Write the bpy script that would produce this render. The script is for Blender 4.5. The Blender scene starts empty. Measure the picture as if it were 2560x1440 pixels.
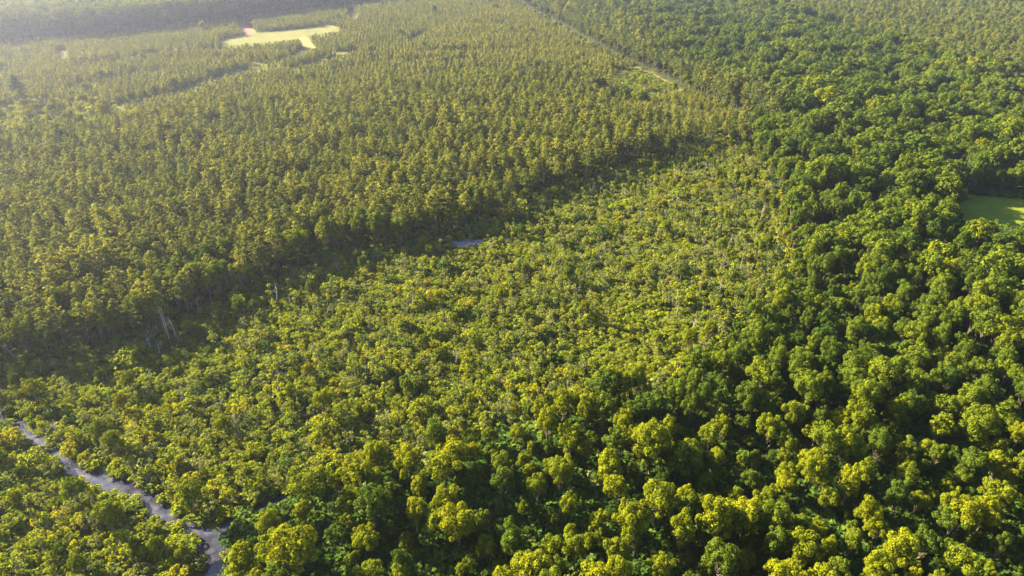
import bpy, math, random
import numpy as np

C = bpy.context.scene.collection
R = math.radians
rng = np.random.default_rng(7)
random.seed(7)

# ------------------------------------------------------------------ camera
CAM_H, PITCH, F = 115.0, R(29.5), 1707.0
CP, SP = math.cos(PITCH), math.sin(PITCH)
SUN_AZ, SUN_EL = R(-64), R(27)

cam_d = bpy.data.cameras.new("camera")
cam = bpy.data.objects.new("camera", cam_d)
C.objects.link(cam)
cam.location = (0, 0, CAM_H)
cam.rotation_euler = (math.pi / 2 - PITCH, 0, 0)
cam_d.sensor_width = 36
cam_d.lens = F / 2560 * 36
cam_d.clip_start, cam_d.clip_end = 1.0, 6000
bpy.context.scene.camera = cam


def ground_at(px, py, z=0.0):
    """where the sight line of a photo point meets the level z"""
    u, v = (np.asarray(px, float) - 1280) / F, (720 - np.asarray(py, float)) / F
    dy, dz = CP + v * SP, -SP + v * CP
    t = (z - CAM_H) / dz
    return u * t, dy * t


def to_photo(x, y, z=0.0):
    d = y * CP - (z - CAM_H) * SP
    v = y * SP + (z - CAM_H) * CP
    return 1280 + F * x / d, 720 - F * v / d, d


def poly(*pts):
    a = np.array(pts, float)
    gx, gy = ground_at(a[:, 0], a[:, 1])
    return np.stack([gx, gy], 1)


def inside(P, x, y):
    r = np.zeros(len(x), bool)
    j = len(P) - 1
    for i in range(len(P)):
        xi, yi, xj, yj = P[i, 0], P[i, 1], P[j, 0], P[j, 1]
        c = ((yi > y) != (yj > y)) & (x < (xj - xi) * (y - yi) / (yj - yi + 1e-12) + xi)
        r ^= c
        j = i
    return r


def ragged(P, x, y, a=5.0):
    return inside(P, x + a * wave(x, y, 23, 21) + .4 * a * wave(x, y, 7, 5), y + a * wave(x, y, 27, 33) + .4 * a * wave(x, y, 8, 15))


def seg_dist(P, x, y, closed=True):
    best = np.full(len(x), 1e9)
    n = len(P)
    for i in range(n if closed else n - 1):
        a, b = P[i], P[(i + 1) % n]
        d = b - a
        t = np.clip(((x - a[0]) * d[0] + (y - a[1]) * d[1]) / (d @ d + 1e-9), 0, 1)
        best = np.minimum(best, np.hypot(x - a[0] - t * d[0], y - a[1] - t * d[1]))
    return best


def wave(x, y, s, k=0):
    """smooth patchiness, about -1..1, patches of size s"""
    a = 6.283 / s
    return (np.sin(a * (x * .83 + y * .55) + k * 1.7) + np.sin(a * 1.7 * (x * -.42 + y * .9) + k * 2.9 + 1)
            + np.sin(a * .8 * (x * .97 - y * .2) + k * 4.1 + 2) + np.sin(a * 2.3 * (x * .3 + y * .95) + k * .7)) / 4 * 1.3


# ------------------------------------------------------------------ zones (outlines on the ground)
creek = poly((-120, 1010), (-20, 1028), (40, 1052), (89, 1078), (110, 1104), (150, 1120), (190, 1150), (248, 1178), (306, 1200), (350, 1208),
             (362, 1228), (400, 1228), (412, 1250), (446, 1286), (497, 1314), (534, 1322), (552, 1317), (561, 1292), (602, 1276), (650, 1252),
             (720, 1232), (726, 1244), (660, 1274), (614, 1296), (586, 1312), (574, 1345), (568, 1396), (556, 1425), (552, 1480), (508, 1480), (504, 1420), (494, 1376), (476, 1346),
             (430, 1318), (384, 1286), (342, 1260), (294, 1232), (238, 1208), (168, 1176), (110, 1142), (80, 1110), (46, 1078), (0, 1054), (-120, 1034))


def ragged_bank(P, step=2.5, amp=.9):
    out = []
    for i in range(len(P)):
        a, b = P[i], P[(i + 1) % len(P)]
        m = max(1, int(np.hypot(*(b - a)) / step))
        for t in range(m):
            out.append(a + (b - a) * t / m + rng.uniform(-amp, amp, 2))
    return np.array(out)


creek = ragged_bank(creek + np.array([0, 0]))
backwater = poly((1010, 1150), (1100, 1118), (1180, 1100), (1240, 1076), (1310, 1056), (1330, 1064), (1262, 1092), (1190, 1118), (1110, 1138), (1020, 1166))
pond = poly((1118, 604), (1132, 597), (1150, 599), (1166, 594), (1182, 599), (1196, 595), (1214, 600), (1208, 606), (1192, 611), (1170, 612), (1150, 616), (1134, 611))
puddle = poly((2398, 553), (2420, 545), (2436, 552), (2428, 564), (2400, 568))

wet_top = [(-500, 985), (0, 915), (200, 885), (330, 872), (430, 845), (560, 752), (700, 692), (850, 645), (1000, 618), (1130, 592), (1240, 560),
           (1300, 505), (1360, 482), (1500, 450), (1640, 405), (1760, 372), (1860, 355)]
wet_right = [(1905, 430), (1955, 520), (1985, 620), (1950, 715), (1900, 790), (1800, 870), (1740, 935), (1650, 985), (1550, 1025), (1420, 1052), (1300, 1080),
             (1200, 1116), (1050, 1158), (900, 1200), (760, 1256), (640, 1290)]
Z_wet = poly(*wet_top, *wet_right, (575, 1345), (560, 1440), (540, 1800), (-700, 1800))
Z_pine = poly((-500, 450), (0, 392), (150, 372), (350, 335), (620, 292), (850, 268), (1000, 244), (1280, 205), (1440, 195), (1500, 225), (1560, 245), (1660, 252),
              (1760, 275), (1840, 315), *wet_top[::-1])
Z_strip = poly((-500, 285), (0, 268), (200, 258), (280, 272), (345, 300), (350, 335), (150, 372), (0, 392), (-500, 450))
Z_clear = poly((1490, 222), (1520, 186), (1590, 172), (1650, 192), (1710, 226), (1720, 246), (1660, 252), (1560, 245))
Z_tall = poly((-600, 170), (0, 116), (300, 93), (600, 54), (760, 33), (920, 10), (1010, -10), (1100, -60), (1250, -140), (-900, -140))
track_line = poly((1285, 0), (1340, 34), (1410, 70), (1470, 105), (1530, 140), (1590, 168), (1640, 190), (1700, 224), (1780, 256), (1850, 292), (1890, 330))
Z_right = poly((1180, -140), (1285, 0), (1340, 34), (1410, 70), (1470, 105), (1530, 140), (1590, 168), (1640, 190), (1700, 224), (1780, 256), (1860, 300), (1870, 350),
               *wet_right, (575, 1345), (560, 1440), (540, 1800), (3600, 1800), (3600, -140))
Z_near = poly((640, 1290), (760, 1256), (900, 1200), (1050, 1158), (1200, 1116), (1300, 1080), (1420, 1052), (1550, 1035), (1700, 1060), (1850, 1120), (2050, 1150),
              (2300, 1140), (2700, 1080), (3600, 1080), (3600, 1800), (540, 1800), (560, 1440), (575, 1345))
Z_rpine = poly((1180, -140), (1285, 0), (1340, 34), (1410, 70), (1470, 105), (1530, 140), (1590, 168), (1660, 190), (1640, 130), (1540, 60), (1500, -20), (1460, -140))
Z_cpine = poly((2000, 60), (2150, 110), (2330, 180), (2560, 230), (2900, 260), (2900, -140), (1850, -140), (1900, 0))
Z_dpine = poly((1600, 170), (1720, 190), (1850, 250), (1960, 300), (1900, 340), (1850, 310), (1760, 262), (1690, 232))
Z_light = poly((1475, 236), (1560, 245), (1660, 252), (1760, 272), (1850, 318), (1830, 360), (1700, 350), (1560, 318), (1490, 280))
Z_field = poly((548, 101), (645, 83), (840, 63), (852, 78), (772, 89), (750, 97), (625, 110), (553, 115))
Z_dirt = poly((594, 56), (612, 50), (642, 82), (612, 90))
Z_dirt2 = poly((745, 95), (768, 91), (790, 122), (765, 119))
Z_bare = poly((140, 128), (165, 124), (172, 141), (152, 146))
Z_bare2 = poly((868, 30), (884, 28), (896, 45), (880, 47))
Z_meadow = poly((2376, 512), (2402, 497), (2430, 488), (2490, 492), (2560, 494), (2760, 505), (2760, 612), (2560, 588), (2510, 580), (2470, 571), (2436, 569), (2398, 557), (2384, 536))
lanes = [poly((270, 280), (350, 262), (425, 245), (500, 220), (590, 197), (700, 180), (800, 161), (880, 134)),
         poly((430, 242), (500, 215), (570, 190), (660, 168), (740, 148), (770, 130)),
         poly((780, 122), (800, 130), (880, 134)), poly((930, 65), (1040, 62)), poly((1060, 136), (1290, 132)), poly((1030, 108), (1060, 84)),
         poly((150, 236), (235, 216), (330, 192), (400, 183)), poly((440, 132), (520, 128), (560, 136)), poly((1080, 196), (1180, 182), (1290, 168)), poly((200, 170), (300, 158), (390, 140)),
         poly((900, 175), (1000, 160), (1100, 158))]


def near_photo(x, y, m=0.0):
    px, py, d = to_photo(x, y)
    return (d > 1) & (px > -420 - m) & (px < 2980 + m) & (py > -75) & (py < 1760)


def lattice(s, jit, ang=0.4, x0=-1150, x1=1150, y0=40, y1=1420):
    n = int(2600 / s)
    g = (np.arange(n) - n / 2) * s
    gx, gy = np.meshgrid(g, g)
    gx[::2] += s / 2
    gx, gy = gx.ravel(), gy.ravel()
    gx = gx + rng.uniform(-jit, jit, gx.size) * s
    gy = gy + rng.uniform(-jit, jit, gy.size) * s
    c, s_ = math.cos(ang), math.sin(ang)
    x, y = gx * c - gy * s_, gx * s_ + gy * c + 730
    k = (x > x0) & (x < x1) & (y > y0) & (y < y1)
    x, y = x[k], y[k]
    k = near_photo(x, y)
    return x[k], y[k]


# ------------------------------------------------------------------ materials
def mat(name):
    m = bpy.data.materials.new(name)
    m.use_nodes = True
    nt = m.node_tree
    nt.nodes.clear()
    out = nt.nodes.new("ShaderNodeOutputMaterial")
    return m, nt, out


def ramp(nt, stops):
    r = nt.nodes.new("ShaderNodeValToRGB")
    e = r.color_ramp.elements
    while len(e) < len(stops):
        e.new(0.5)
    for i, (p, c) in enumerate(stops):
        e[i].position = p
        e[i].color = (*c, 1)
    return r


def leaf_mat(name, stops, trans=0.5, vary=0.5):
    m, nt, out = mat(name)
    at = nt.nodes.new("ShaderNodeAttribute")
    at.attribute_type, at.attribute_name = "INSTANCER", "tint"
    lv = nt.nodes.new("ShaderNodeAttribute")
    lv.attribute_name = "leaf_random"
    rp = ramp(nt, stops)
    nt.links.new(at.outputs["Fac"], rp.inputs[0])
    hsv = nt.nodes.new("ShaderNodeHueSaturation")
    mr = nt.nodes.new("ShaderNodeMapRange")
    mr.inputs["To Min"].default_value, mr.inputs["To Max"].default_value = 1 - vary, 1 + vary
    nt.links.new(lv.outputs["Fac"], mr.inputs["Value"])
    nt.links.new(mr.outputs["Result"], hsv.inputs["Value"])
    mh = nt.nodes.new("ShaderNodeMapRange")
    mh.inputs["To Min"].default_value, mh.inputs["To Max"].default_value = 0.515, 0.485
    nt.links.new(lv.outputs["Fac"], mh.inputs["Value"])
    nt.links.new(mh.outputs["Result"], hsv.inputs["Hue"])
    nt.links.new(rp.outputs["Color"], hsv.inputs["Color"])
    di, tr, mx = (nt.nodes.new(t) for t in ("ShaderNodeBsdfDiffuse", "ShaderNodeBsdfTranslucent", "ShaderNodeMixShader"))
    ty = nt.nodes.new("ShaderNodeMix")
    ty.data_type, ty.blend_type = "RGBA", "MULTIPLY"
    ty.inputs["Factor"].default_value = 1
    ty.inputs["B"].default_value = (1.35, 1.3, 0.6, 1)
    # colour sockets of the mix node
    col_in = [s for s in ty.inputs if s.type == "RGBA"]
    col_out = [s for s in ty.outputs if s.type == "RGBA"][0]
    col_in[1].default_value = (1.35, 1.3, 0.6, 1)
    nt.links.new(hsv.outputs["Color"], col_in[0])
    nt.links.new(hsv.outputs["Color"], di.inputs["Color"])
    nt.links.new(col_out, tr.inputs["Color"])
    mx.inputs[0].default_value = trans
    nt.links.new(di.outputs[0], mx.inputs[1])
    nt.links.new(tr.outputs[0], mx.inputs[2])
    nt.links.new(mx.outputs[0], out.inputs["Surface"])
    return m


BROAD_STOPS = [(0.0, (.018, .040, .007)), (0.3, (.032, .054, .007)), (0.55, (.058, .080, .007)), (0.8, (.096, .108, .004)), (0.93, (.118, .115, .005)), (1.0, (.19, .115, .010))]
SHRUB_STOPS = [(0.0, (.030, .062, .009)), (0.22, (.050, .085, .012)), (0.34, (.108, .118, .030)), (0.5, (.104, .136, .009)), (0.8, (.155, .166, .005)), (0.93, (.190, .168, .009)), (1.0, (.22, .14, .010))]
PINE_STOPS = [(0.0, (.030, .050, .014)), (0.5, (.074, .088, .014)), (1.0, (.132, .132, .018))]
M_broad = leaf_mat("broadleaf_leaves", BROAD_STOPS, 0.27, 0.4)
M_shrub = leaf_mat("shrub_leaves", SHRUB_STOPS, 0.38, 0.45)
M_pine = leaf_mat("pine_needles", PINE_STOPS, 0.30, 0.4)


def bark_mat(name, a, b, scale=3):
    m, nt, out = mat(name)
    tc = nt.nodes.new("ShaderNodeTexCoord")
    nz = nt.nodes.new("ShaderNodeTexNoise")
    nz.inputs["Scale"].default_value = scale
    nt.links.new(tc.outputs["Object"], nz.inputs["Vector"])
    rp = ramp(nt, [(0.3, a), (0.7, b)])
    nt.links.new(nz.outputs["Fac"], rp.inputs[0])
    di = nt.nodes.new("ShaderNodeBsdfDiffuse")
    nt.links.new(rp.outputs[0], di.inputs["Color"])
    nt.links.new(di.outputs[0], out.inputs["Surface"])
    return m


M_bark = bark_mat("brown_bark", (.05, .04, .03), (.13, .11, .085))
M_grey = bark_mat("grey_bark", (.13, .12, .10), (.26, .24, .21))
M_dead = bark_mat("bleached_wood", (.13, .12, .11), (.25, .235, .22))


# ------------------------------------------------------------------ mesh helpers
class Geo:
    def __init__(self):
        self.v, self.f, self.lr, self.m, self.n = [], [], [], [], 0

    def add(self, v, f, lr=None, m=0):
        v = np.asarray(v, np.float32)
        f = np.asarray(f, np.int32)
        self.v.append(v)
        self.f.append(f + self.n)
        self.lr.append(np.zeros(len(v), np.float32) if lr is None else lr)
        self.m.append(np.full(len(f), m, np.int32))
        self.n += len(v)

    def mesh(self, name, mats):
        v, f = np.concatenate(self.v), np.concatenate(self.f)
        me = bpy.data.meshes.new(name)
        me.vertices.add(len(v))
        me.vertices.foreach_set("co", v.ravel())
        me.loops.add(f.size)
        me.loops.foreach_set("vertex_index", f.ravel())
        me.polygons.add(len(f))
        me.polygons.foreach_set("loop_start", np.arange(0, f.size, 4, dtype=np.int32))
        me.polygons.foreach_set("loop_total", np.full(len(f), 4, np.int32))
        me.polygons.foreach_set("material_index", np.concatenate(self.m))
        for m in mats:
            me.materials.append(m)
        a = me.attributes.new("leaf_random", "FLOAT", "POINT")
        a.data.foreach_set("value", np.concatenate(self.lr))
        me.update(calc_edges=True)
        return me


def unit(a):
    return a / (np.linalg.norm(a, axis=-1, keepdims=True) + 1e-9)


def leaves(g, P, N, size, asp=1.0, m=0, axis=None):
    """one four-cornered leaf spray at each point, facing about N"""
    n = len(P)
    t = rng.normal(size=(n, 3)) if axis is None else axis
    T = unit(t - (t * N).sum(1, keepdims=True) * N)
    B = np.cross(N, T)
    s = size * rng.uniform(.65, 1.25, (n, 1))
    c = []
    for a, b in ((1, 0), (0, 1), (-1, 0), (0, -1)):
        k = rng.uniform(.7, 1.25, (n, 1))
        c.append(P + (T * a + B * b * asp) * s * .62 * k - N * s * (.18 if b else -.08))
    v = np.stack(c, 1).reshape(-1, 3)
    f = np.arange(4 * n).reshape(n, 4)
    g.add(v, f, np.repeat(rng.uniform(0, 1, n), 4).astype(np.float32), m)


def tube(g, pts, rad, sides=5, m=0):
    pts, rad = np.asarray(pts, float), np.asarray(rad, float)
    n = len(pts)
    d = np.gradient(pts, axis=0)
    d = unit(d)
    ref = np.where(np.abs(d[:, 2:3]) > .9, [[1., 0, 0]], [[0, 0, 1.]])
    a = unit(np.cross(d, ref))
    b = np.cross(d, a)
    th = np.arange(sides) / sides * 2 * np.pi
    ring = pts[:, None] + rad[:, None, None] * (np.cos(th)[None, :, None] * a[:, None] + np.sin(th)[None, :, None] * b[:, None])
    v = ring.reshape(-1, 3)
    f = []
    for i in range(n - 1):
        for j in range(sides):
            k = (j + 1) % sides
            f.append((i * sides + j, i * sides + k, (i + 1) * sides + k, (i + 1) * sides + j))
    g.add(v, f, None, m)


def limb(g, a, b, r0, r1, sag=0.0, n=4, sides=5, m=0):
    t = np.linspace(0, 1, n)[:, None]
    p = np.asarray(a) * (1 - t) + np.asarray(b) * t
    p[1:-1] += rng.normal(size=(n - 2, 3)) * np.linalg.norm(np.subtract(b, a)) * .04
    p[:, 2] += (sag * np.sin(t * np.pi))[:, 0]
    tube(g, p, r0 + (r1 - r0) * t[:, 0], sides, m)


def ball_dirs(n, zmin=-1.0):
    z = rng.uniform(zmin, 1, n)
    a = rng.uniform(0, 2 * np.pi, n)
    r = np.sqrt(1 - z * z)
    return np.stack([r * np.cos(a), r * np.sin(a), z], 1)


def lobed(g, lobes, n, size, flat=0.0, jit=.36):
    """leaf sprays over the outside of a cluster of rounded boughs"""
    c, r = np.array([l[:3] for l in lobes]), np.array([l[3] for l in lobes])
    w = r ** 2 / (r ** 2).sum()
    idx = rng.choice(len(r), n * 2, p=w)
    d = ball_dirs(n * 2, -.75)
    P = c[idx] + d * (r[idx] * rng.uniform(.78, 1.06, n * 2))[:, None] * np.array([1, 1, 1 - flat])
    dist = np.linalg.norm(P[:, None] - c[None], axis=2) / r[None]
    dist[np.arange(len(idx)), idx] = 9
    k = dist.min(1) > .8
    P, d = P[k][:n], d[k][:n]
    N = unit(d + rng.normal(size=d.shape) * jit + [0, 0, .25])
    leaves(g, P, N, size)


def broadleaf(seed, n=4400, size=.29, form="round"):
    """height 14, crown radius about 3.7: (crown Geo, trunk Geo)"""
    global rng
    rng = np.random.default_rng(seed)
    cr, tr = Geo(), Geo()
    A = {"round": (3.6, 3.6, 4.3, 9.4), "tall": (2.9, 2.9, 5.2, 8.6), "dome": (4.0, 4.0, 3.3, 10.2)}[form]
    nl = {"round": 27, "tall": 29, "dome": 32}[form]
    lobes = []
    for i in range(nl):
        z = 1 - 1.55 * (i + .5) / nl
        a = i * 2.4 + rng.uniform(-.5, .5)
        q = math.sqrt(max(0, 1 - z * z))
        k = rng.uniform(.45, .98)
        rr = rng.uniform(.5, 1.25) * (1.05 if z > -.2 else .9)
        lobes.append((A[0] * q * math.cos(a) * k, A[1] * q * math.sin(a) * k, A[3] + A[2] * z * k, rr))
    lobes.append((rng.uniform(-.5, .5), rng.uniform(-.5, .5), A[3] + A[2] * .2, 1.9))
    lobed(cr, lobes, int(n * .82), size)
    # loose sprays inside and around, so that the crown is neither hollow nor smooth
    m = int(n * .18)
    d = ball_dirs(m, -.6)
    P = d * rng.uniform(.25, 1.0, (m, 1)) * np.array(A[:3]) * .85 + [0, 0, A[3]]
    leaves(cr, P, unit(d + rng.normal(size=d.shape) * .9), size)
    top = (rng.uniform(-.4, .4), rng.uniform(-.4, .4), A[3] + A[2] * .2)
    limb(tr, (0, 0, -.4), top, .26, .10, n=6)
    for l in lobes[::2]:
        z0 = rng.uniform(.35, .6) * top[2]
        limb(tr, (top[0] * z0 / top[2], top[1] * z0 / top[2], z0), l[:3], .10, .03, sag=-.25, sides=4)
    return cr, tr


def pine(seed, H=17.0, base=.48, Lmax=2.8, tufts=2, q=9, size=.62, step=1.15):
    global rng
    rng = np.random.default_rng(seed)
    cr, tr = Geo(), Geo()
    lean = rng.uniform(-.35, .35, 2)
    tube(tr, [(lean[0] * t * t, lean[1] * t * t, -.4 + (H + .2) * t) for t in np.linspace(0, 1, 6)], np.linspace(.2, .03, 6), 5)
    P, D = [], []
    z = H * base
    while z < H:
        t = (z - H * base) / (H * (1 - base))
        L = Lmax * (min(1, .55 + t * 2.2) if t < .25 else (1 - ((t - .25) / .75) ** 1.7 * .88)) * rng.uniform(.75, 1.15)
        nb = 5 if t < .8 else 4
        a0 = rng.uniform(0, 6.28)
        for b in range(nb):
            if rng.random() < .16:
                continue
            a = a0 + b * 6.283 / nb + rng.uniform(-.35, .35)
            Lb = L * rng.uniform(.65, 1.2)
            up = rng.uniform(.05, .4)
            zz = (z / H) ** 2
            o = np.array([lean[0] * zz, lean[1] * zz, z])
            e = o + np.array([math.cos(a) * Lb, math.sin(a) * Lb, Lb * up])
            if tufts > 1:
                limb(tr, o, e, .05, .02, n=3, sides=3)
            for k in range(tufts):
                w = 1 - .45 * k / max(1, tufts - 1) if tufts > 1 else .8
                c = o * (1 - w) + e * w
                d = ball_dirs(q, -.35)
                P.append(c + d * np.array([.78, .78, .46]) * rng.uniform(.6, 1.1, (q, 1)) * (Lmax / 3.0) ** .7)
                D.append(d)
        z += step * rng.uniform(.8, 1.2)
    m = q
    d = ball_dirs(m, 0)
    P.append(np.array([lean[0], lean[1], H - .2]) + d * [.4, .4, .6])
    D.append(d)
    P, D = np.concatenate(P), np.concatenate(D)
    N = unit(np.cross(D, rng.normal(size=D.shape)) * .45 + np.array([0, 0, .45]) + D * .9)
    leaves(cr, P, N, size, .55, axis=D)
    return cr, tr


def shrub(seed, H=4.2, nst=6, q=44, size=.34, spread=1.6, lobe=.85):
    global rng
    rng = np.random.default_rng(seed)
    cr, tr = Geo(), Geo()
    lobes = []
    for i in range(nst):
        a = i * 6.283 / nst + rng.uniform(-.4, .4)
        s = spread * rng.uniform(.35, 1.05)
        h = H * rng.uniform(.62, 1.0)
        e = np.array([math.cos(a) * s, math.sin(a) * s, h - .4])
        limb(tr, (math.cos(a) * .15, math.sin(a) * .15, -.2), e, .055, .02, n=4, sides=4)
        lobes.append((*e, lobe * rng.uniform(.7, 1.15)))
        if rng.random() < .75:
            e2 = e * [1.35, 1.35, .62] + rng.normal(size=3) * .2
            limb(tr, e * .5, e2, .035, .015, n=3, sides=3)
            lobes.append((*e2, lobe * rng.uniform(.55, .95)))
        for _ in range(2):  # bare twig ends that stand out of the leaves
            limb(tr, e * .8, e + np.array([*(rng.normal(size=2) * .5), rng.uniform(.3, 1.1)]), .022, .008, n=3, sides=3)
    lobed(cr, lobes, q * len(lobes), size, flat=.25, jit=.45)
    return cr, tr


def snag(seed, H=12.0):
    global rng
    rng = np.random.default_rng(seed)
    g = Geo()
    p = np.array([(0, 0, -.4), (0, 0, H * .3), (0, 0, H * .65), (0, 0, H)]) + np.vstack([[0, 0, 0], rng.normal(size=(3, 3)) * [.25, .25, .1]])
    tube(g, p, [.19, .15, .11, .035], 6)
    for _ in range(rng.integers(5, 10)):
        t = rng.uniform(.4, .95)
        o = p[1] * (1 - t) * 0 + np.array([np.interp(t, [0, .3, .65, 1], p[:, i]) for i in range(3)])
        a = rng.uniform(0, 6.28)
        L = rng.uniform(.8, 3.2) * (1.2 - t)
        e = o + np.array([math.cos(a) * L, math.sin(a) * L, L * rng.uniform(.2, 1.1)])
        limb(g, o, e, .07, .02, n=4, sides=4)
        if L > 1:
            limb(g, o * .4 + e * .6, e + np.array([*(rng.normal(size=2) * .7), .8]), .03, .012, n=3, sides=3)
    return None, g


# ------------------------------------------------------------------ kinds: each variant as separate parts and as one joined mesh for the masses
KINDS = {}


def kind(key, built, leaf_m, bark_m, parts):
    col = bpy.data.collections.new(key + "_variants")
    vs = []
    for i, (cr, tr) in enumerate(built):
        j = Geo()
        pm = []
        for n_, (gg, nm, mm) in enumerate(((cr, parts[0], leaf_m), (tr, parts[1], bark_m))):
            if gg is None:
                continue
            pm.append((nm, gg.mesh(f"{key}_{nm}", [mm])))
            for v, f, l in zip(gg.v, gg.f, gg.lr):
                j.v.append(v)
                j.f.append(f + j.n)
                j.lr.append(l)
                j.m.append(np.full(len(f), n_, np.int32))
            j.n += gg.n
        o = bpy.data.objects.new(f"{key}_variant_{i:02d}", j.mesh(key, [leaf_m, bark_m]))
        col.objects.link(o)
        vs.append(pm)
    KINDS[key] = (col, vs)


kind("broadleaf", [broadleaf(100 + i, form=("round", "tall", "round", "dome", "round", "tall", "dome", "round", "tall", "round")[i]) for i in range(10)], M_broad, M_bark, ("crown", "trunk"))
kind("broadfar", [broadleaf(150 + i, 1700, .45, ("dome", "round", "dome", "round", "dome", "round", "tall", "dome")[i]) for i in range(8)], M_broad, M_bark, ("crown", "trunk"))
kind("pine", [pine(200 + i) for i in range(8)], M_pine, M_bark, ("crown", "trunk"))
kind("conifer", [pine(290 + i, 17.0, .07, 3.3, 2, 14, .70, .95) for i in range(2)], M_pine, M_bark, ("crown", "trunk"))
kind("youngpine", [pine(250 + i, 6.0, .06, 1.5, 1, 6, .60, .66) for i in range(6)], M_pine, M_bark, ("crown", "trunk"))
kind("shrub", [shrub(300 + i, (4.0, 4.4, 3.4, 5.6, 3.0, 4.2, 6.6, 3.8, 5.0, 4.4, 6.0, 3.2)[i], (6, 7, 9, 4, 9, 7, 3, 8, 5, 7, 3, 8)[i], (40, 40, 36, 40, 34, 40, 36, 36, 10, 8, 34, 40)[i], .29, (1.3, 1.5, 1.6, .9, 1.7, 1.4, .6, 1.5, 1.2, 1.3, .7, 1.5)[i], (.62, .66, .6, .62, .6, .7, .62, .55, .6, .6, .7, .62)[i]) for i in range(12)], M_shrub, M_grey, ("crown", "stem"))
kind("low", [shrub(350 + i, 1.5, 6, 22, .40, 1.2, .75) for i in range(5)], M_shrub, M_bark, ("crown", "stem"))
kind("snag", [snag(400 + i, 11 + i % 3 * 1.5) for i in range(8)], None, M_dead, ("crown", "trunk"))
rng = np.random.default_rng(11)

# ------------------------------------------------------------------ placement
# every plant: kind, x, y, scale xy, scale z, rotation, tint, variant
plants = {k: [] for k in KINDS}


def put(key, x, y, sxy, sz, tint, var=None):
    n = len(x)
    nv = len(KINDS[key][1])
    a = np.zeros((n, 7))
    a[:, 0], a[:, 1], a[:, 2], a[:, 3] = x, y, sxy, sz
    a[:, 4] = rng.uniform(0, 6.283, n)
    a[:, 5] = np.clip(tint, 0, 1)
    a[:, 6] = rng.integers(0, nv, n) if var is None else var
    plants[key].append(a)


waters = [creek, backwater, pond, puddle]


def dry(x, y, m):
    k = np.ones(len(x), bool)
    for w in waters:
        k &= ~(inside(w, x, y) | (seg_dist(w, x, y) < m))
    return k


def open_ground(x, y, m=1.0):
    k = np.zeros(len(x), bool)
    for z in (Z_field, Z_meadow, Z_dirt, Z_dirt2, Z_bare, Z_bare2):
        k |= inside(z, x, y) | (seg_dist(z, x, y) < m)
    k |= seg_dist(track_line, x, y, False) < 3.2 + m
    return k


def hides(zones, x, y, h):
    """a plant of height h here would stand between the camera and that open ground"""
    k = np.zeros(len(x), bool)
    for s in np.linspace(.15, 1, 5):
        # the point of the ground that lies behind the plant's height s*h
        t = CAM_H / (CAM_H - s * h)
        for w in zones:
            k |= inside(w, x * t, y * t)
    return k


def hides_water(x, y, h):
    return hides((creek, pond, puddle), x, y, h)


# --- near and right broadleaf forest
x, y = lattice(5.3, .44)
k = ragged(Z_near, x, y) & dry(x, y, 2.0)
x, y = x[k], y[k]
n = len(x)
w = wave(x, y, 38) + rng.normal(0, .55, n)
h = np.clip(.72 + .24 * w, .30, 1.25)
k = ~hides_water(x, y, 14 * h) | (rng.random(n) < .03)
k &= rng.random(n) > .08 + .25 * (wave(x, y, 19, 14) > .5)
x, y, h, w, n = x[k], y[k], h[k], w[k], k.sum()
put("broadleaf", x, y, h * rng.uniform(.72, 1.12, n), h * rng.uniform(.88, 1.15, n), np.minimum(.71 + .05 * w + rng.normal(0, .07, n) - .34 * (rng.random(n) < .17), .83))

x, y = lattice(6.8, .42, 0.9)
k = inside(Z_right, x, y) & ~ragged(Z_near, x, y) & ~ragged(Z_wet, x, y) & dry(x, y, 3.0) & ~open_ground(x, y, 2.0) & ~inside(Z_cpine, x, y) & ~inside(Z_rpine, x, y) & ~inside(Z_dpine, x, y) & ~inside(Z_clear, x, y)
x, y = x[k], y[k]
n = len(x)
d = np.hypot(x, y)
w = wave(x, y, 90, 3) + rng.normal(0, .5, n)
far = np.clip((d - 150) / 250, 0, 1)
h = (.86 + .30 * far) * (1 + .27 * w)
h = np.clip(h, .48, 1.65)
k = ~hides_water(x, y, 14 * h) & (rng.random(n) > .09)
k &= ~hides((Z_meadow,), x, y, 9 * h)
x, y, h, w, n, far = x[k], y[k], h[k], w[k], k.sum(), far[k]
sx = h * (.84 + .22 * far) * rng.uniform(.72, 1.25, n)
t = np.minimum(.50 - .05 * far + .05 * w + rng.normal(0, .10, n), .84)
nearer = far < .35
put("broadleaf", x[nearer], y[nearer], sx[nearer], h[nearer], t[nearer])
put("broadfar", x[~nearer], y[~nearer], sx[~nearer], h[~nearer], t[~nearer])
# dark young growth that fills the gaps of the near forest
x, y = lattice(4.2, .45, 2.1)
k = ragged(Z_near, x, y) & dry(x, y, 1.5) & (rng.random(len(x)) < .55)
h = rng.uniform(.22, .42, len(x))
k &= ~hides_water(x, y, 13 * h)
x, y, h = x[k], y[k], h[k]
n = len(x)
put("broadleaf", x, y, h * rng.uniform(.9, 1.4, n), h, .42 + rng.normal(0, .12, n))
# smaller trees between the big ones
x, y = lattice(5.8, .4, 1.7)
k = inside(Z_right, x, y) & ~ragged(Z_near, x, y) & ~ragged(Z_wet, x, y) & dry(x, y, 3.0) & ~open_ground(x, y, 2.0) & ~inside(Z_clear, x, y)
k &= ~hides((Z_meadow,), x, y, 6.0) & ~hides_water(x, y, 8.0) & (rng.random(len(x)) < .95)
x, y = x[k], y[k]
n = len(x)
h = rng.uniform(.42, .8, n)
put("broadfar", x, y, h * 1.05, h, .45 + rng.normal(0, .15, n))

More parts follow.
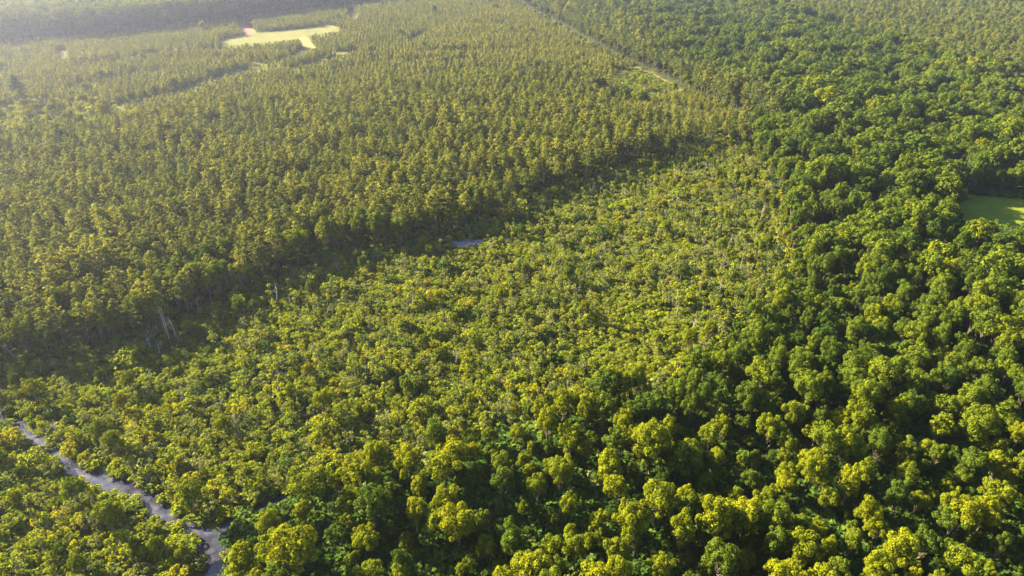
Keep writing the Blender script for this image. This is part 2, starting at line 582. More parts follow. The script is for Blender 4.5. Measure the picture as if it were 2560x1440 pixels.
# tall trees along the shaded sides of the meadow
lx, ly = ground_at(np.array([2384, 2366, 2350, 2376, 2395, 2420, 2445, 2470, 2500, 2530, 2560, 2600, 2345, 2360, 2330, 2405, 2450, 2515]), np.array([532, 516, 500, 500, 494, 486, 484, 483, 486, 488, 488, 490, 540, 560, 520, 478, 474, 476]))
put("broadleaf", lx, ly, rng.uniform(.75, 1.0, 18), rng.uniform(.72, 1.0, 18), .45 + rng.normal(0, .07, 18))

# --- pines
x, y = lattice(5.0, .40, 0.25)
zp = ragged(Z_pine, x, y)
zc = inside(Z_cpine, x, y) | inside(Z_rpine, x, y) | inside(Z_dpine, x, y)
k = (zp | zc) & ~open_ground(x, y, 1.5) & dry(x, y, 4) & ~inside(Z_clear, x, y) & (rng.random(len(x)) > .06 + .26 * inside(Z_cpine, x, y))
x, y, zc = x[k], y[k], zc[k]
n = len(x)
w = wave(x, y, 60, 5) + rng.normal(0, .6, n)
h = np.clip(.92 + .12 * w + .15 * zc, .5, 1.4)
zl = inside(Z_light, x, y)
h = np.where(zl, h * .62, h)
h *= 1 - .06 * np.clip(1 - seg_dist(poly(*wet_top), x, y, False) / 26, 0, 1)
k = ~hides_water(x, y, 12 * h)
k &= ~(hides((Z_clear,), x, y, 11 * h) & (rng.random(n) < .85))
zl = zl[k]
x, y, h, w, zc, n = x[k], y[k], h[k], w[k], zc[k], k.sum()
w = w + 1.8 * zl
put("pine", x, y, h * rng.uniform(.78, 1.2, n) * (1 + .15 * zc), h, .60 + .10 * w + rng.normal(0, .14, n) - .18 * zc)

# broadleaf trees along the lower edge of the pine stand and among it
edge = poly((-400, 945), (0, 880), (200, 855), (330, 840), (430, 810), (560, 725), (700, 668), (850, 625), (1000, 600), (1130, 575))
x, y = lattice(6.0, .4, 0.6)
e = seg_dist(edge, x, y, False)
k = (e < 14) & ragged(Z_pine, x, y) & (rng.random(len(x)) < .75) | (ragged(Z_pine, x, y) & (rng.random(len(x)) < .03))
k &= dry(x, y, 5) & ~hides_water(x, y, 12)
x, y = x[k], y[k]
n = len(x)
h = rng.uniform(.75, 1.15, n)
put("broadleaf", x, y, h * rng.uniform(.85, 1.1, n), h, .62 + np.clip(rng.normal(0, .12, n), -.35, .2))

# --- young pine plantation
x, y = lattice(3.25, .24, 0.62)
k = ~ragged(Z_pine, x, y) & ~inside(Z_right, x, y) & ~inside(Z_tall, x, y) & ~ragged(Z_wet, x, y) & ~inside(Z_strip, x, y) & ~inside(Z_clear, x, y) & ~open_ground(x, y, .6) & (y > 250)
for l, lw in zip(lanes, (10.5, 8.0, 6.0, 7.0, 7.0, 6.0, 8.0, 8.0, 7.0, 8.0, 6.0)):
    k &= seg_dist(l, x, y, False) > lw
k &= ~hides((Z_field, Z_dirt, Z_dirt2, Z_bare, Z_bare2), x, y, 6.0)
track_band = np.concatenate([track_line[:6] + [2.5, 1], (track_line[:6] - [2.5, 1])[::-1]])
k &= ~(hides((track_band,), x, y, 4.2) & (rng.random(len(x)) < .8))
k &= rng.random(len(x)) > .06 + .45 * (wave(x, y, 33, 2) > .62) + .7 * (wave(x, y, 140, 12) + .5 * wave(x, y, 31, 3) > .98)
x, y = x[k], y[k]
n = len(x)
w = wave(x, y, 110, 8)
h = np.clip(.98 + .12 * w + rng.normal(0, .13, n), .45, 1.5)
put("youngpine", x, y, h * rng.uniform(.95, 1.3, n), h, .80 + .12 * w + rng.normal(0, .16, n))
# broadleaf bushes and trees that have come up in it
x, y = lattice(9, .45, 0.2)
k0 = ~hides((Z_field, Z_dirt, Z_dirt2), x, y, 7.0) & ~ragged(Z_pine, x, y) & ~inside(Z_right, x, y) & ~inside(Z_tall, x, y) & ~ragged(Z_wet, x, y) & ~open_ground(x, y, 2) & (y > 250)
k = k0 & ((rng.random(len(x)) < .06 + .2 * (wave(x, y, 70, 4) > .75)) | inside(Z_strip, x, y) & (rng.random(len(x)) < .3))
x, y = x[k], y[k]
n = len(x)
h = np.clip(rng.normal(.50, .14, n), .25, .95)
st = inside(Z_strip, x, y)
put("broadfar", x, y, h * rng.uniform(.95, 1.35, n), h * (1 + .25 * st), np.minimum(.70 + .17 * st + rng.normal(0, .10, n), .9))
x, y = lattice(4.4, .45, 0.9)
k = inside(Z_strip, x, y) & (rng.random(len(x)) < .72)
x, y = x[k], y[k]
n = len(x)
h = np.clip(rng.normal(1.15, .3, n), .5, 1.9)
put("shrub", x, y, h * rng.uniform(1.0, 1.5, n), h, .70 + rng.normal(0, .09, n))
# bushes beside the sandy track and in the clearing
x, y = lattice(5.2, .4, 0.5)
e = seg_dist(track_line, x, y, False)
k = (e < 16) & (e > 4.5) & ~ragged(Z_wet, x, y) & (rng.random(len(x)) < .5) & ~inside(Z_clear, x, y)
x, y = x[k], y[k]
n = len(x)
h = rng.uniform(.3, .6, n)
put("broadfar", x, y, h * 1.1, h, .7 + rng.normal(0, .1, n))

# --- tall far forest
x, y = lattice(7.5, .35, 0.1, y1=1500)
k = inside(Z_tall, x, y)
x, y = x[k], y[k]
n = len(x)
h = rng.uniform(1.75, 2.2, n)
put("broadfar", x, y, h * .9 * rng.uniform(.85, 1.2, n), h, .62 + rng.normal(0, .12, n))
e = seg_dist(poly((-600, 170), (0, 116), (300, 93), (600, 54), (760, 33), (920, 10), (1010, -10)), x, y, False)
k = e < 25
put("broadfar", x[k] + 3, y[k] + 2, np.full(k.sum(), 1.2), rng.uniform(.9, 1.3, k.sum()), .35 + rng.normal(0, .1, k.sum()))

# --- wetland scrub
x, y = lattice(2.45, .46, 0.35)
zw = ragged(Z_wet, x, y) & dry(x, y, 1.0)
x, y = x[zw], y[zw]
n = len(x)
d = np.hypot(x, y)
w = wave(x, y, 30, 1) * .6 + wave(x, y, 11, 6) * .6 + rng.normal(0, .7, n)
h = np.clip(.80 * np.exp(.30 * w), .36, 1.75)
edge_d = seg_dist(poly(*wet_top), x, y, False)
shade = edge_d < 16
hw_ = hides_water(x, y, 4.0 * h)
h = np.where(hw_, .5, h)
k = (rng.random(n) > .18 + .42 * (wave(x, y, 17, 7) > .45) + .15 * shade) & (~hw_ | (rng.random(n) < .05 + .20 * (to_photo(x, y)[0] < 310) + .10 * (wave(x, y, 9, 4) > .4)))
x, y, h, w, d, shade, n = x[k], y[k], h[k], w[k], d[k], shade[k], k.sum()
px, py, _ = to_photo(x, y)
left = np.clip((700 - px) / 900, 0, 1) * np.clip((py - 850) / 200, 0, 1)
t = np.minimum(.52 + .14 * wave(x, y, 45, 9) + rng.normal(0, .17, n) + .12 * left, .9)
lush = inside(poly((1420, 900), (1500, 790), (1700, 780), (1780, 850), (1700, 930), (1560, 960)), x, y)
t = np.where(lush, .62 + rng.normal(0, .06, n), t)
brush = (wave(x, y, 40, 18) + .5 * wave(x, y, 13, 2) > .62) | lush
h = np.where(brush, np.minimum(h, .62), h)
t = np.where(brush & ~lush, .58 + rng.normal(0, .07, n), t)
put("shrub", x, y, np.where(brush, h * 1.45, h) * rng.uniform(.8, 1.3, n), h * rng.uniform(.8, 1.25, n), t)
# small trees that stand over the scrub
x, y = lattice(8.5, .45, 1.1)
px, py, _ = to_photo(x, y)
k = ragged(Z_wet, x, y) & dry(x, y, 2.5) & (seg_dist(poly(*wet_top), x, y, False) > 15)
pr = .11 + .32 * np.clip((600 - px) / 500, 0, 1) * np.clip((py - 850) / 150, 0, 1) + .30 * np.clip((px - 1650) / 250, 0, 1)
k &= rng.random(len(x)) < pr
h = rng.uniform(.26, .72, len(x))
k &= ~hides_water(x, y, 13 * h)
x, y, h = x[k], y[k], h[k]
n = len(x)
put("broadleaf", x, y, h * rng.uniform(.7, 1.05, n), h * rng.uniform(.9, 1.2, n), .70 + np.clip(rng.normal(0, .12, n), -.4, .2))
# mixed young trees in the shade of the pine edge
x, y = lattice(5.5, .45, 1.9)
e = seg_dist(poly(*wet_top), x, y, False)
k = ragged(Z_wet, x, y) & (e < 24) & dry(x, y, 2.5) & (rng.random(len(x)) < .22)
h = rng.uniform(.25, .62, len(x))
k &= ~hides_water(x, y, 14 * h)
x, y, h = x[k], y[k], h[k]
n = len(x)
put("broadleaf", x, y, h * rng.uniform(.8, 1.2, n), h, .52 + np.clip(rng.normal(0, .14, n), -.4, .34))
# columns of leaves on old trunks by the right edge of the scrub
cx, cy = ground_at(np.array([1862, 1880, 1905, 1930, 1838, 1790, 1958, 1975, 1895, 1915]), np.array([500, 470, 520, 540, 478, 470, 560, 600, 600, 640]))
put("broadleaf", cx, cy, rng.uniform(.38, .5, 10), rng.uniform(.6, .85, 10), .6 + rng.normal(0, .08, 10), rng.choice([1, 5, 8], 10))

# --- named single trees: photo position of the foot, height, width factor, tint
singles = [
    ("conifer", 56, 262, 19, 1.25, .05, "tall dark conifer standing alone above the young pines, near the left edge"),
    ("broadfar", 1086, 40, 12, .85, .25, "lone round dark tree in the young pines, by the top edge of the photo"),
    ("broadfar", 902, 226, 9.5, .72, .55, "lone oval tree where the young pines meet the mature pines"),
    ("broadfar", 1000, 238, 9, .8, .62, "twin-topped bright bushy tree at the upper border of the mature pines"),
    ("broadleaf", 915, 935, 6.5, .75, .96, "narrow golden-orange tree alone in the pale scrub"),
    ("broadleaf", 775, 950, 6.0, .95, .93, "broad golden-yellow tree in the scrub beside the narrow golden one"),
    ("broadleaf", 482, 850, 8.0, .8, .88, "yellow slender tree just in front of the shaded pine edge"),
    ("broadleaf", 262, 1120, 9.0, .8, .66, "tall pale-green tree on the far bank of the creek"),
    ("broadleaf", 495, 1295, 11.0, 1.0, .62, "large green tree in the crook of the creek fork"),
    ("broadleaf", 205, 1280, 9.5, .9, .55, "pale feathery tree on the near creek bank, first of the pair"),
    ("broadleaf", 290, 1345, 10.5, 1.0, .66, "big round green tree on the near creek bank above a dead snag"),
    ("broadleaf", 1060, 640, 8.5, .75, .82, "bright yellow-green tree beside the little pond"),
    ("broadleaf", 2560 * .735, 900, 13, .9, .5, "dome-shaped dark green tree at the border of the scrub"),
    ("broadleaf", 2330, 495, 9, .95, .56, "round light-green tree at the upper edge of the meadow"),
    ("broadleaf", 2108, 310, 15, 1.1, 1.0, "rust-tinged tree among the big dark crowns"),
]

# dead trunks: foot in the photo, height
snags = [(432, 868, 15), (418, 850, 12), (447, 862, 9), (255, 850, 10), (224, 855, 8), (216, 850, 7), (375, 880, 6), (385, 885, 7), (398, 890, 5), (605, 720, 10), (588, 715, 9),
         (572, 722, 8), (610, 722, 9), (700, 770, 9), (728, 780, 8), (445, 745, 9), (455, 742, 8), (500, 790, 6), (1065, 580, 10), (1080, 575, 13), (1110, 560, 8), (1128, 550, 10), (1142, 578, 7), (1357, 484, 11),
         (1380, 480, 9), (1295, 540, 6), (20, 890, 9), (40, 905, 8), (8, 930, 10), (256, 1330, 7), (242, 1325, 6), (1690, 395, 8), (1715, 420, 8), (1480, 500, 7), (1500, 498, 6), (1600, 555, 6),
         (1640, 600, 6), (1560, 620, 5), (1760, 640, 6), (1820, 620, 6), (1700, 700, 6), (1850, 680, 7), (1900, 560, 8), (1240, 690, 5), (1330, 640, 5), (820, 800, 6), (905, 790, 5), (600, 1090, 7),
         (558, 1030, 6), (700, 960, 5), (1140, 915, 5), (1690, 800, 7), (1730, 830, 6), (1800, 740, 6), (2150, 735, 9), (2085, 735, 7), (2205, 850, 7), (2250, 840, 7), (2395, 490, 16), (2380, 485, 15), (2410, 492, 15),
         (2365, 480, 14), (150, 1090, 6), (20, 1075, 7), (700, 1010, 6), (1400, 700, 5), (1450, 820, 5), (1000, 700, 5), (950, 660, 6), (850, 690, 6), (1560, 500, 6), (1760, 440, 7)]

# --- undergrowth
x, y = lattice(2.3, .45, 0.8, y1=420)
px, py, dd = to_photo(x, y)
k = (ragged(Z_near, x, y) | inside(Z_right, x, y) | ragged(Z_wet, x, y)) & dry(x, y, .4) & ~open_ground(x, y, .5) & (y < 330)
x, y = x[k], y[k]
n = len(x)
zw = ragged(Z_wet, x, y)
h = rng.uniform(.6, 1.5, n) * np.where(zw, .75, 1.25)
k = ~(hides_water(x, y, 1.5 * h) & (rng.random(n) < .9))
x, y, h, zw, n = x[k], y[k], h[k], zw[k], k.sum()
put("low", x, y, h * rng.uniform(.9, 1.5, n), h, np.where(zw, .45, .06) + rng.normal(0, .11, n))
# brush under the outer pines
x, y = lattice(3.0, .45, 1.3, y1=420)
e = seg_dist(poly(*wet_top), x, y, False)
k = (e < 34) & dry(x, y, .5) & (rng.random(len(x)) < .85)
x, y = x[k], y[k]
h = rng.uniform(.6, 1.5, len(x))
k = ~hides_water(x, y, 1.6 * h)
x, y, h = x[k], y[k], h[k]
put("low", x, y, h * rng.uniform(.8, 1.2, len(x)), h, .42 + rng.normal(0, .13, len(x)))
# clearing by the track, edges of open ground and of the far lanes
x, y = lattice(3.4, .45, 0.3)
k = inside(Z_clear, x, y) & ~open_ground(x, y, 0) | inside(Z_strip, x, y) | ((seg_dist(Z_meadow, x, y) < 5) & (rng.random(len(x)) < .5) & ~inside(Z_meadow, x, y))
x, y = x[k], y[k]
put("low", x, y, rng.uniform(1., 1.8, len(x)), rng.uniform(.7, 1.3, len(x)), .5 + rng.normal(0, .12, len(x)))

x, y = lattice(3.0, .5, 1.1)
k = inside(Z_clear, x, y) & ~open_ground(x, y, 0) & (rng.random(len(x)) < .45 + .4 * wave(x, y, 18, 3))
x, y = x[k], y[k]
put("shrub", x, y, rng.uniform(.6, 1.3, len(x)), rng.uniform(.3, .8, len(x)), .36 + rng.normal(0, .2, len(x)))

# ------------------------------------------------------------------ ground
xs = np.unique(np.concatenate([np.arange(-130, 14, 1.3), np.arange(-400, 400, 9.), np.arange(-2600, 2601, 60.), np.arange(150, 260, 6.)]))
ys = np.unique(np.concatenate([np.arange(76, 262, 1.3), np.arange(-60, 800, 9.), np.arange(-900, 3601, 60.)]))
xs, ys = xs[np.insert(np.diff(xs) > .4, 0, True)], ys[np.insert(np.diff(ys) > .4, 0, True)]
gx, gy = np.meshgrid(xs, ys)
fx, fy = gx.ravel(), gy.ravel()
depth = np.zeros(fx.size)
for wtr in (creek, backwater, pond, puddle):
    sd = seg_dist(wtr, fx, fy)
    sd = np.where(inside(wtr, fx, fy), sd, -sd)
    depth = np.maximum(depth, np.clip((sd + 1.2) / 2.2, 0, 1))
zz = -depth * .9 + .06 * wave(fx, fy, 14, 2) * (np.abs(fx) < 140) * (fy < 270)
g = Geo()
nx, ny = len(xs), len(ys)
ii = (np.arange(ny - 1)[:, None] * nx + np.arange(nx - 1)[None]).ravel()
g.add(np.stack([fx, fy, zz], 1), np.stack([ii, ii + 1, ii + nx + 1, ii + nx], 1))
m, nt, out = mat("forest_floor")
wet_a = inside(Z_wet, fx, fy)
dryz = (~inside(Z_right, fx, fy)) & (~wet_a) & (fy > 180)
gme = g.mesh("ground", [m])
at = gme.attributes.new("open_land", "FLOAT", "POINT")
at.data.foreach_set("value", (dryz * 1.0 * ~inside(Z_pine, fx, fy) * ~inside(Z_tall, fx, fy) + .12 * inside(Z_pine, fx, fy)).astype(np.float32))
at = gme.attributes.new("marsh", "FLOAT", "POINT")
at.data.foreach_set("value", wet_a.astype(np.float32))
tc = nt.nodes.new("ShaderNodeTexCoord")
n1 = nt.nodes.new("ShaderNodeTexNoise")
n1.inputs["Scale"].default_value, n1.inputs["Detail"].default_value = .18, 6
nt.links.new(tc.outputs["Object"], n1.inputs["Vector"])


def mix(nt, fac, a, b):
    mx = nt.nodes.new("ShaderNodeMix")
    mx.data_type = "RGBA"
    ci = [s for s in mx.inputs if s.type == "RGBA"]
    for s, v in ((mx.inputs[0], fac), (ci[0], a), (ci[1], b)):
        if hasattr(v, "is_linked"):
            nt.links.new(v, s)
        else:
            s.default_value = v
    return [s for s in mx.outputs if s.type == "RGBA"][0]


def geo_attr(nt, n_):
    a = nt.nodes.new("ShaderNodeAttribute")
    a.attribute_name = n_
    return a.outputs["Fac"]


r1 = ramp(nt, [(.35, (.025, .022, .013)), (.55, (.030, .042, .014)), (.7, (.050, .062, .018))])
r2 = ramp(nt, [(.35, (.050, .052, .020)), (.5, (.065, .075, .022)), (.7, (.10, .092, .036))])
r3 = ramp(nt, [(.35, (.026, .026, .012)), (.5, (.038, .048, .013)), (.7, (.065, .072, .018))])
for r_ in (r1, r2, r3):
    nt.links.new(n1.outputs["Fac"], r_.inputs[0])
c1 = mix(nt, geo_attr(nt, "marsh"), r1.outputs[0], r3.outputs[0])
c2 = mix(nt, geo_attr(nt, "open_land"), c1, r2.outputs[0])
di = nt.nodes.new("ShaderNodeBsdfDiffuse")
nt.links.new(c2, di.inputs["Color"])
nt.links.new(di.outputs[0], out.inputs["Surface"])


def setting(o, kind_="structure"):
    C.objects.link(o)
    o["kind"] = kind_
    return o


setting(bpy.data.objects.new("ground", gme))


def sheet(name, P, z, m):
    me = bpy.data.meshes.new(name)
    me.from_pydata([(a, b, z) for a, b in P], [], [tuple(range(len(P)))])
    me.materials.append(m)
    me.update()
    if me.polygons[0].normal.z < 0:
        me.flip_normals()
    return setting(bpy.data.objects.new(name, me))


def soil(name, stops, scale, rough_detail=8):
    m, nt, out = mat(name)
    tc = nt.nodes.new("ShaderNodeTexCoord")
    nz = nt.nodes.new("ShaderNodeTexNoise")
    nz.inputs["Scale"].default_value, nz.inputs["Detail"].default_value = scale, rough_detail
    nz.inputs["Roughness"].default_value = .65
    nt.links.new(tc.outputs["Object"], nz.inputs["Vector"])
    rp = ramp(nt, stops)
    nt.links.new(nz.outputs["Fac"], rp.inputs[0])
    d = nt.nodes.new("ShaderNodeBsdfDiffuse")
    nt.links.new(rp.outputs[0], d.inputs["Color"])
    nt.links.new(d.outputs[0], out.inputs["Surface"])
    return m


M_grass = soil("mown_grass", [(.3, (.080, .086, .032)), (.5, (.098, .100, .040)), (.7, (.118, .108, .052))], .05)
M_meadow = soil("meadow_grass", [(.3, (.050, .078, .010)), (.5, (.072, .10, .012)), (.7, (.10, .12, .016))], .09)
M_clay = soil("red_clay", [(.3, (.15, .085, .06)), (.7, (.19, .115, .08))], .2)
M_sand = soil("sandy_earth", [(.3, (.13, .10, .045)), (.5, (.19, .13, .06)), (.7, (.12, .115, .04))], .12)
sheet("grass_field", Z_field, .03, M_grass)
sheet("grass_field", Z_meadow, .03, M_meadow)
sheet("clay_path", Z_dirt, .05, M_clay)
sheet("sandy_path", Z_dirt2, .05, M_sand)
M_dirt = soil("dry_grass_earth", [(.3, (.07, .072, .025)), (.6, (.10, .082, .04))], .2)
sheet("bare_ground", Z_bare, .05, M_dirt)
sheet("bare_ground", Z_bare2, .05, M_dirt)
# the sandy track, a ribbon
tl = []
for i in range(len(track_line) - 1):
    for t_ in np.linspace(0, 1, 8, endpoint=False):
        tl.append(track_line[i] * (1 - t_) + track_line[i + 1] * t_)
tl = np.array(tl)
dd = np.gradient(tl, axis=0)
nn = np.stack([-dd[:, 1], dd[:, 0]], 1)
nn /= np.linalg.norm(nn, axis=1, keepdims=True)
hw = 1.6 + rng.uniform(-.5, .6, len(tl))
M_track = soil("grassy_earth", [(.3, (.07, .075, .02)), (.5, (.11, .09, .035)), (.65, (.15, .105, .05)), (.75, (.08, .085, .02))], .16)
sheet("sandy_path", np.concatenate([tl + nn * hw[:, None], (tl - nn * hw[:, None])[::-1]]), .04, M_track)

# water
m, nt, out = mat("still_water")
tc = nt.nodes.new("ShaderNodeTexCoord")
nz = nt.nodes.new("ShaderNodeTexNoise")
nz.inputs["Scale"].default_value, nz.inputs["Detail"].default_value = .55, 8
nt.links.new(tc.outputs["Object"], nz.inputs["Vector"])
nz2 = nt.nodes.new("ShaderNodeTexNoise")
nz2.inputs["Scale"].default_value, nz2.inputs["Detail"].default_value = 2.5, 4
nt.links.new(tc.outputs["Object"], nz2.inputs["Vector"])
pb = nt.nodes.new("ShaderNodeBsdfPrincipled")
rp = ramp(nt, [(.36, (.014, .015, .024)), (.52, (.026, .027, .042)), (.66, (.046, .046, .058)), (.78, (.070, .070, .052))])
nt.links.new(nz.outputs["Fac"], rp.inputs[0])
nt.links.new(rp.outputs[0], pb.inputs["Base Color"])
rr = nt.nodes.new("ShaderNodeMapRange")
rr.inputs["From Min"].default_value, rr.inputs["From Max"].default_value = .4, .65
rr.inputs["To Min"].default_value, rr.inputs["To Max"].default_value = .08, .22
nt.links.new(nz.outputs["Fac"], rr.inputs["Value"])
nt.links.new(rr.outputs["Result"], pb.inputs["Roughness"])
pb.inputs["IOR"].default_value = 1.33
bp = nt.nodes.new("ShaderNodeBump")
bp.inputs["Strength"].default_value, bp.inputs["Distance"].default_value = .12, .02
nt.links.new(nz2.outputs["Fac"], bp.inputs["Height"])
nt.links.new(bp.outputs[0], pb.inputs["Normal"])
nt.links.new(pb.outputs[0], out.inputs["Surface"])
M_water = m


M_sky_water = soil("sky_tinted_water", [(.3, (.05, .05, .07)), (.5, (.14, .135, .165)), (.62, (.17, .165, .19)), (.75, (.10, .11, .07))], .45)  # pale lavender paints the sky's reflection into the pond's colour


def grow(P, d):
    c = P.mean(0)
    # push each corner out along the mean of its two edge normals
    a, b = np.roll(P, 1, 0), np.roll(P, -1, 0)
    e = b - a
    nrm = np.stack([e[:, 1], -e[:, 0]], 1) / (np.linalg.norm(e, axis=1, keepdims=True) + 1e-9)
    area = .5 * np.sum(P[:, 0] * b[:, 1] - b[:, 0] * P[:, 1])
    return P + nrm * d * (1 if area > 0 else -1)


sheet("creek_water", grow(creek, .5), -.42, M_water)
sheet("creek_water", grow(backwater, .3), -.42, M_water)
sheet("pond_water", grow(pond, .4), -.42, M_sky_water)
sheet("pond_water", grow(puddle, .4), -.42, M_water)

# ------------------------------------------------------------------ scatter for what is past counting
def scatter_tree(col):
    ng = bpy.data.node_groups.new("scatter", "GeometryNodeTree")
    ng.interface.new_socket("Geometry", in_out="INPUT", socket_type="NodeSocketGeometry")
    ng.interface.new_socket("Geometry", in_out="OUTPUT", socket_type="NodeSocketGeometry")
    N, L = ng.nodes, ng.links
    gi, go = N.new("NodeGroupInput"), N.new("NodeGroupOutput")
    ci = N.new("GeometryNodeCollectionInfo")
    ci.inputs["Collection"].default_value = col
    ci.inputs["Separate Children"].default_value = True
    ci.inputs["Reset Children"].default_value = True
    ip = N.new("GeometryNodeInstanceOnPoints")
    ip.inputs["Pick Instance"].default_value = True

    def na(name, typ):
        a = N.new("GeometryNodeInputNamedAttribute")
        a.data_type = typ
        a.inputs["Name"].default_value = name
        return [s for s in a.outputs if s.enabled and s.name == "Attribute"][0]
    L.new(gi.outputs[0], ip.inputs["Points"])
    L.new(ci.outputs[0], ip.inputs["Instance"])
    L.new(na("variant", "INT"), ip.inputs["Instance Index"])
    L.new(na("turn", "FLOAT_VECTOR"), ip.inputs["Rotation"])
    L.new(na("size", "FLOAT_VECTOR"), ip.inputs["Scale"])
    L.new(ip.outputs[0], go.inputs[0])
    return ng


def mass(name, key, A):
    if len(A) == 0:
        return
    n = len(A)
    me = bpy.data.meshes.new(name)
    me.vertices.add(n)
    me.vertices.foreach_set("co", np.stack([A[:, 0], A[:, 1], np.full(n, -.05)], 1).astype(np.float32).ravel())
    for nm, typ, val in (("variant", "INT", A[:, 6].astype(np.int32)), ("tint", "FLOAT", A[:, 5].astype(np.float32))):
        at = me.attributes.new(nm, typ, "POINT")
        at.data.foreach_set("value", val)
    lean = rng.normal(0, .035, (n, 2))
    for nm, val in (("turn", np.stack([lean[:, 0], lean[:, 1], A[:, 4]], 1)), ("size", np.stack([A[:, 2], A[:, 2], A[:, 3]], 1))):
        at = me.attributes.new(nm, "FLOAT_VECTOR", "POINT")
        at.data.foreach_set("vector", val.astype(np.float32).ravel())
    me.update()
    o = setting(bpy.data.objects.new(name, me), "stuff")
    md = o.modifiers.new("scatter", "NODES")
    md.node_group = scatter_tree(KINDS[key][0])
    return o


# ------------------------------------------------------------------ labels
TONES = {"broad": [(.28, "dark green"), (.45, "deep green"), (.60, "mid-green"), (.72, "fresh green"), (.84, "yellow-green"), (.95, "lemon-yellow"), (2, "golden")],
         "shrub": [(.2, "dark green"), (.38, "grey-green"), (.55, "olive green"), (.70, "yellow-green"), (.86, "bright yellow"), (2, "golden")],
         "pine": [(.35, "dark"), (.5, "dull green"), (.65, "olive"), (.8, "pale olive"), (2, "yellowish")]}
COLS = ["left edge", "far left", "left", "left of centre", "centre", "right of centre", "right", "far right", "right edge"]
ROWS = ["top edge", "high up", "upper part", "above middle", "middle", "below middle", "lower part", "low down", "bottom edge"]
ORD = ["first", "second", "third", "fourth", "fifth", "sixth", "seventh", "eighth", "ninth", "tenth", "eleventh", "twelfth", "thirteenth", "fourteenth", "fifteenth"]


def tone(fam, t):
    for a, w in TONES[fam]:
        if t < a:
            return w


def look(fam, noun, t, h, ratio, hs):
    size = "short" if h < hs[0] else "tall" if h > hs[1] else "mid-height"
    form = "slender" if ratio < .86 else "spreading" if ratio > 1.08 else "rounded"
    if fam == "pine":
        form = {"slender": "narrow", "spreading": "wide-crowned", "rounded": "full"}[form]
    return f"{size} {form} {tone(fam, t)} {noun}"


def label_all(rows):
    """rows: [look, px, py, roots]; adds the place, and an order where looks coincide"""
    by = {}
    for r in rows:
        c = min(8, max(0, int(r[1] / 2560 * 9)))
        w = min(8, max(0, int(r[2] / 1440 * 9)))
        by.setdefault(f"{r[0]}, {ROWS[w]}, {COLS[c]}", []).append(r)
    for lab, rs in by.items():
        rs.sort(key=lambda r: r[1])
        for i, r in enumerate(rs):
            if len(rs) == 1:
                r[3]["label"] = lab
            elif len(rs) == 2:
                r[3]["label"] = lab + ", " + ("left" if i == 0 else "right") + " one"
            else:
                r[3]["label"] = lab + ", " + ORD[min(i, 14)] + " from left"


MAXN = 300
SPEC = {  # kind: name, noun, family, category, group, heights of short and tall, natural height
    "broadleaf": ("broadleaf_tree", "broadleaf tree", "broad", "tree", "broadleaf trees of the near forest and the scrub", (8.0, 12.5), 14.0),
    "shrub": ("leafy_shrub", "shrub", "shrub", "shrub", "shrubs of the marshy scrub", (3.4, 4.6), 4.2),
    "pine": ("pine_tree", "pine", "pine", "tree", "pines of the mature stand", (14.5, 17.5), 17.0),
    "youngpine": ("young_pine", "young pine", "pine", "tree", "young pines of the plantation", (5.3, 6.6), 6.0),
}
MASS = {"broadleaf": "broadleaf_forest", "broadfar": "distant_broadleaf_forest", "shrub": "wetland_shrubbery", "pine": "pine_forest", "youngpine": "young_pine_forest", "low": "undergrowth"}


def thing(key, name, a, zbase=0.0):
    """an Empty at the foot of the plant, with its parts"""
    r = bpy.data.objects.new(name, None)
    r.empty_display_size = .5
    C.objects.link(r)
    r.location = (a[0], a[1], zbase)
    r.rotation_euler = (rng.normal(0, .03), rng.normal(0, .03), a[4])
    r.scale = (a[2], a[2], a[3])
    for nm, me in KINDS[key][1][int(a[6])]:
        src = PROTO.get((key, int(a[6]), nm))
        if src is None:
            c = bpy.data.objects.new(nm, me)
            PROTO[(key, int(a[6]), nm)] = c
        else:
            c = src.copy()
        c["tint"] = float(a[5])
        c.parent = r
        C.objects.link(c)
    return r


PROTO = {}
for key in ("broadleaf", "shrub", "pine", "youngpine"):
    A = np.concatenate(plants[key])
    nm, noun, fam, cat, grp, hs, H = SPEC[key]
    px, py, d = to_photo(A[:, 0], A[:, 1], H * A[:, 3] * .7)
    ok = (px > 4) & (px < 2556) & (py > 4) & (py < 1436)
    size = np.where(ok, np.sqrt(A[:, 2] * A[:, 3]) / d, 0)
    order = np.argsort(-size)
    pick = order[:MAXN]
    rows = []
    for i in pick:
        r = thing(key, nm, A[i])
        r["category"], r["group"] = cat, grp
        rows.append([look(fam, noun, A[i, 5], H * A[i, 3], A[i, 2] / A[i, 3], hs), px[i], py[i], r])
    label_all(rows)
    plants[key] = [np.delete(A, pick, 0)]
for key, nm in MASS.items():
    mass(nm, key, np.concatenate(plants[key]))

NAT = {"conifer": 17.0, "broadleaf": 14.0, "broadfar": 14.0, "pine": 17.0}
for key, px, py, H, wd, t, lab in singles:
    x, y = ground_at(px, py)
    s = H / NAT[key]
    r = thing(key, "conifer_tree" if key == "conifer" else "broadleaf_tree", np.array([x, y, s * wd, s, rng.uniform(0, 6.28), t, rng.integers(0, len(KINDS[key][1]))]))
    r["category"], r["label"] = "tree", lab
rows = []
for i, (px, py, H) in enumerate(snags):
    x, y = ground_at(px, py)
    r = thing("snag", "dead_tree", np.array([x, y, rng.uniform(.8, 1.1), H / 12.2, rng.uniform(0, 6.28), 0, i % 8]))
    r.rotation_euler = (rng.normal(0, .07), rng.normal(0, .07), rng.uniform(0, 6.28))
    r["category"], r["group"] = "dead tree", "bleached dead trees"
    rows.append([f"{'short' if H < 6.5 else 'tall' if H > 9 else 'mid-height'} bare bleached dead tree", px, py - 20, r])
label_all(rows)

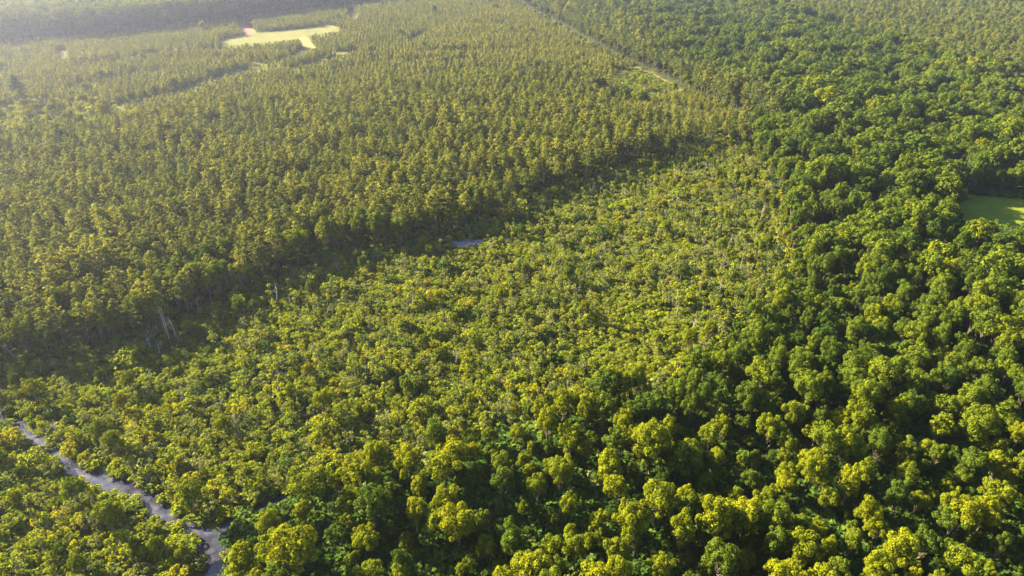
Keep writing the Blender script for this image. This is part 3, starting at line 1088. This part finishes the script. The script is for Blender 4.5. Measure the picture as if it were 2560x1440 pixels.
# ------------------------------------------------------------------ air
HAZE = True
if HAZE:
    me = bpy.data.meshes.new("haze")
    X, Y0, Y1, Z0, Z1 = 2700, -1000, 3700, -2.5, 160
    v = [(a, b, c) for a in (-X, X) for b in (Y0, Y1) for c in (Z0, Z1)]
    me.from_pydata(v, [], [(0, 1, 3, 2), (4, 6, 7, 5), (0, 4, 5, 1), (2, 3, 7, 6), (0, 2, 6, 4), (1, 5, 7, 3)])
    m, nt, out = mat("hazy_air")
    pv = nt.nodes.new("ShaderNodeVolumePrincipled")
    pv.inputs["Color"].default_value = (.63, .69, 1, 1)
    pv.inputs["Density"].default_value = .00014
    pv.inputs["Anisotropy"].default_value = .80
    nt.links.new(pv.outputs[0], out.inputs["Volume"])
    me.materials.append(m)
    setting(bpy.data.objects.new("haze", me), "stuff")

# ------------------------------------------------------------------ light
w = bpy.data.worlds.new("World")
bpy.context.scene.world = w
w.use_nodes = True
nt = w.node_tree
nt.nodes.clear()
sky = nt.nodes.new("ShaderNodeTexSky")
sky.sky_type = "NISHITA"
sky.sun_disc = False
sky.sun_elevation, sky.sun_rotation = SUN_EL, SUN_AZ
bg = nt.nodes.new("ShaderNodeBackground")
bg.inputs["Strength"].default_value = .05
wo = nt.nodes.new("ShaderNodeOutputWorld")
nt.links.new(sky.outputs[0], bg.inputs["Color"])
nt.links.new(bg.outputs[0], wo.inputs["Surface"])
sd = bpy.data.lights.new("sun", "SUN")
sd.energy, sd.angle, sd.color = 5.0, R(.5), (1, .85, .55)
so = bpy.data.objects.new("sun", sd)
C.objects.link(so)
from mathutils import Vector
to_sun = Vector((math.sin(SUN_AZ) * math.cos(SUN_EL), math.cos(SUN_AZ) * math.cos(SUN_EL), math.sin(SUN_EL)))
so.rotation_euler = to_sun.to_track_quat("Z", "Y").to_euler()
so.location = to_sun * 400

sc = bpy.context.scene
sc.view_settings.view_transform = "Standard"
sc.view_settings.look = "None"
sc.view_settings.exposure = 3.42
sc.view_settings.gamma = 1
sc.render.engine = "CYCLES"
cy = sc.cycles
cy.max_bounces, cy.diffuse_bounces, cy.glossy_bounces, cy.transmission_bounces, cy.volume_bounces, cy.transparent_max_bounces = 3, 2, 2, 2, 0, 4
cy.caustics_reflective = cy.caustics_refractive = False
cy.use_denoising = True
print("COUNTS", {k: sum(len(a) for a in v) for k, v in plants.items()})
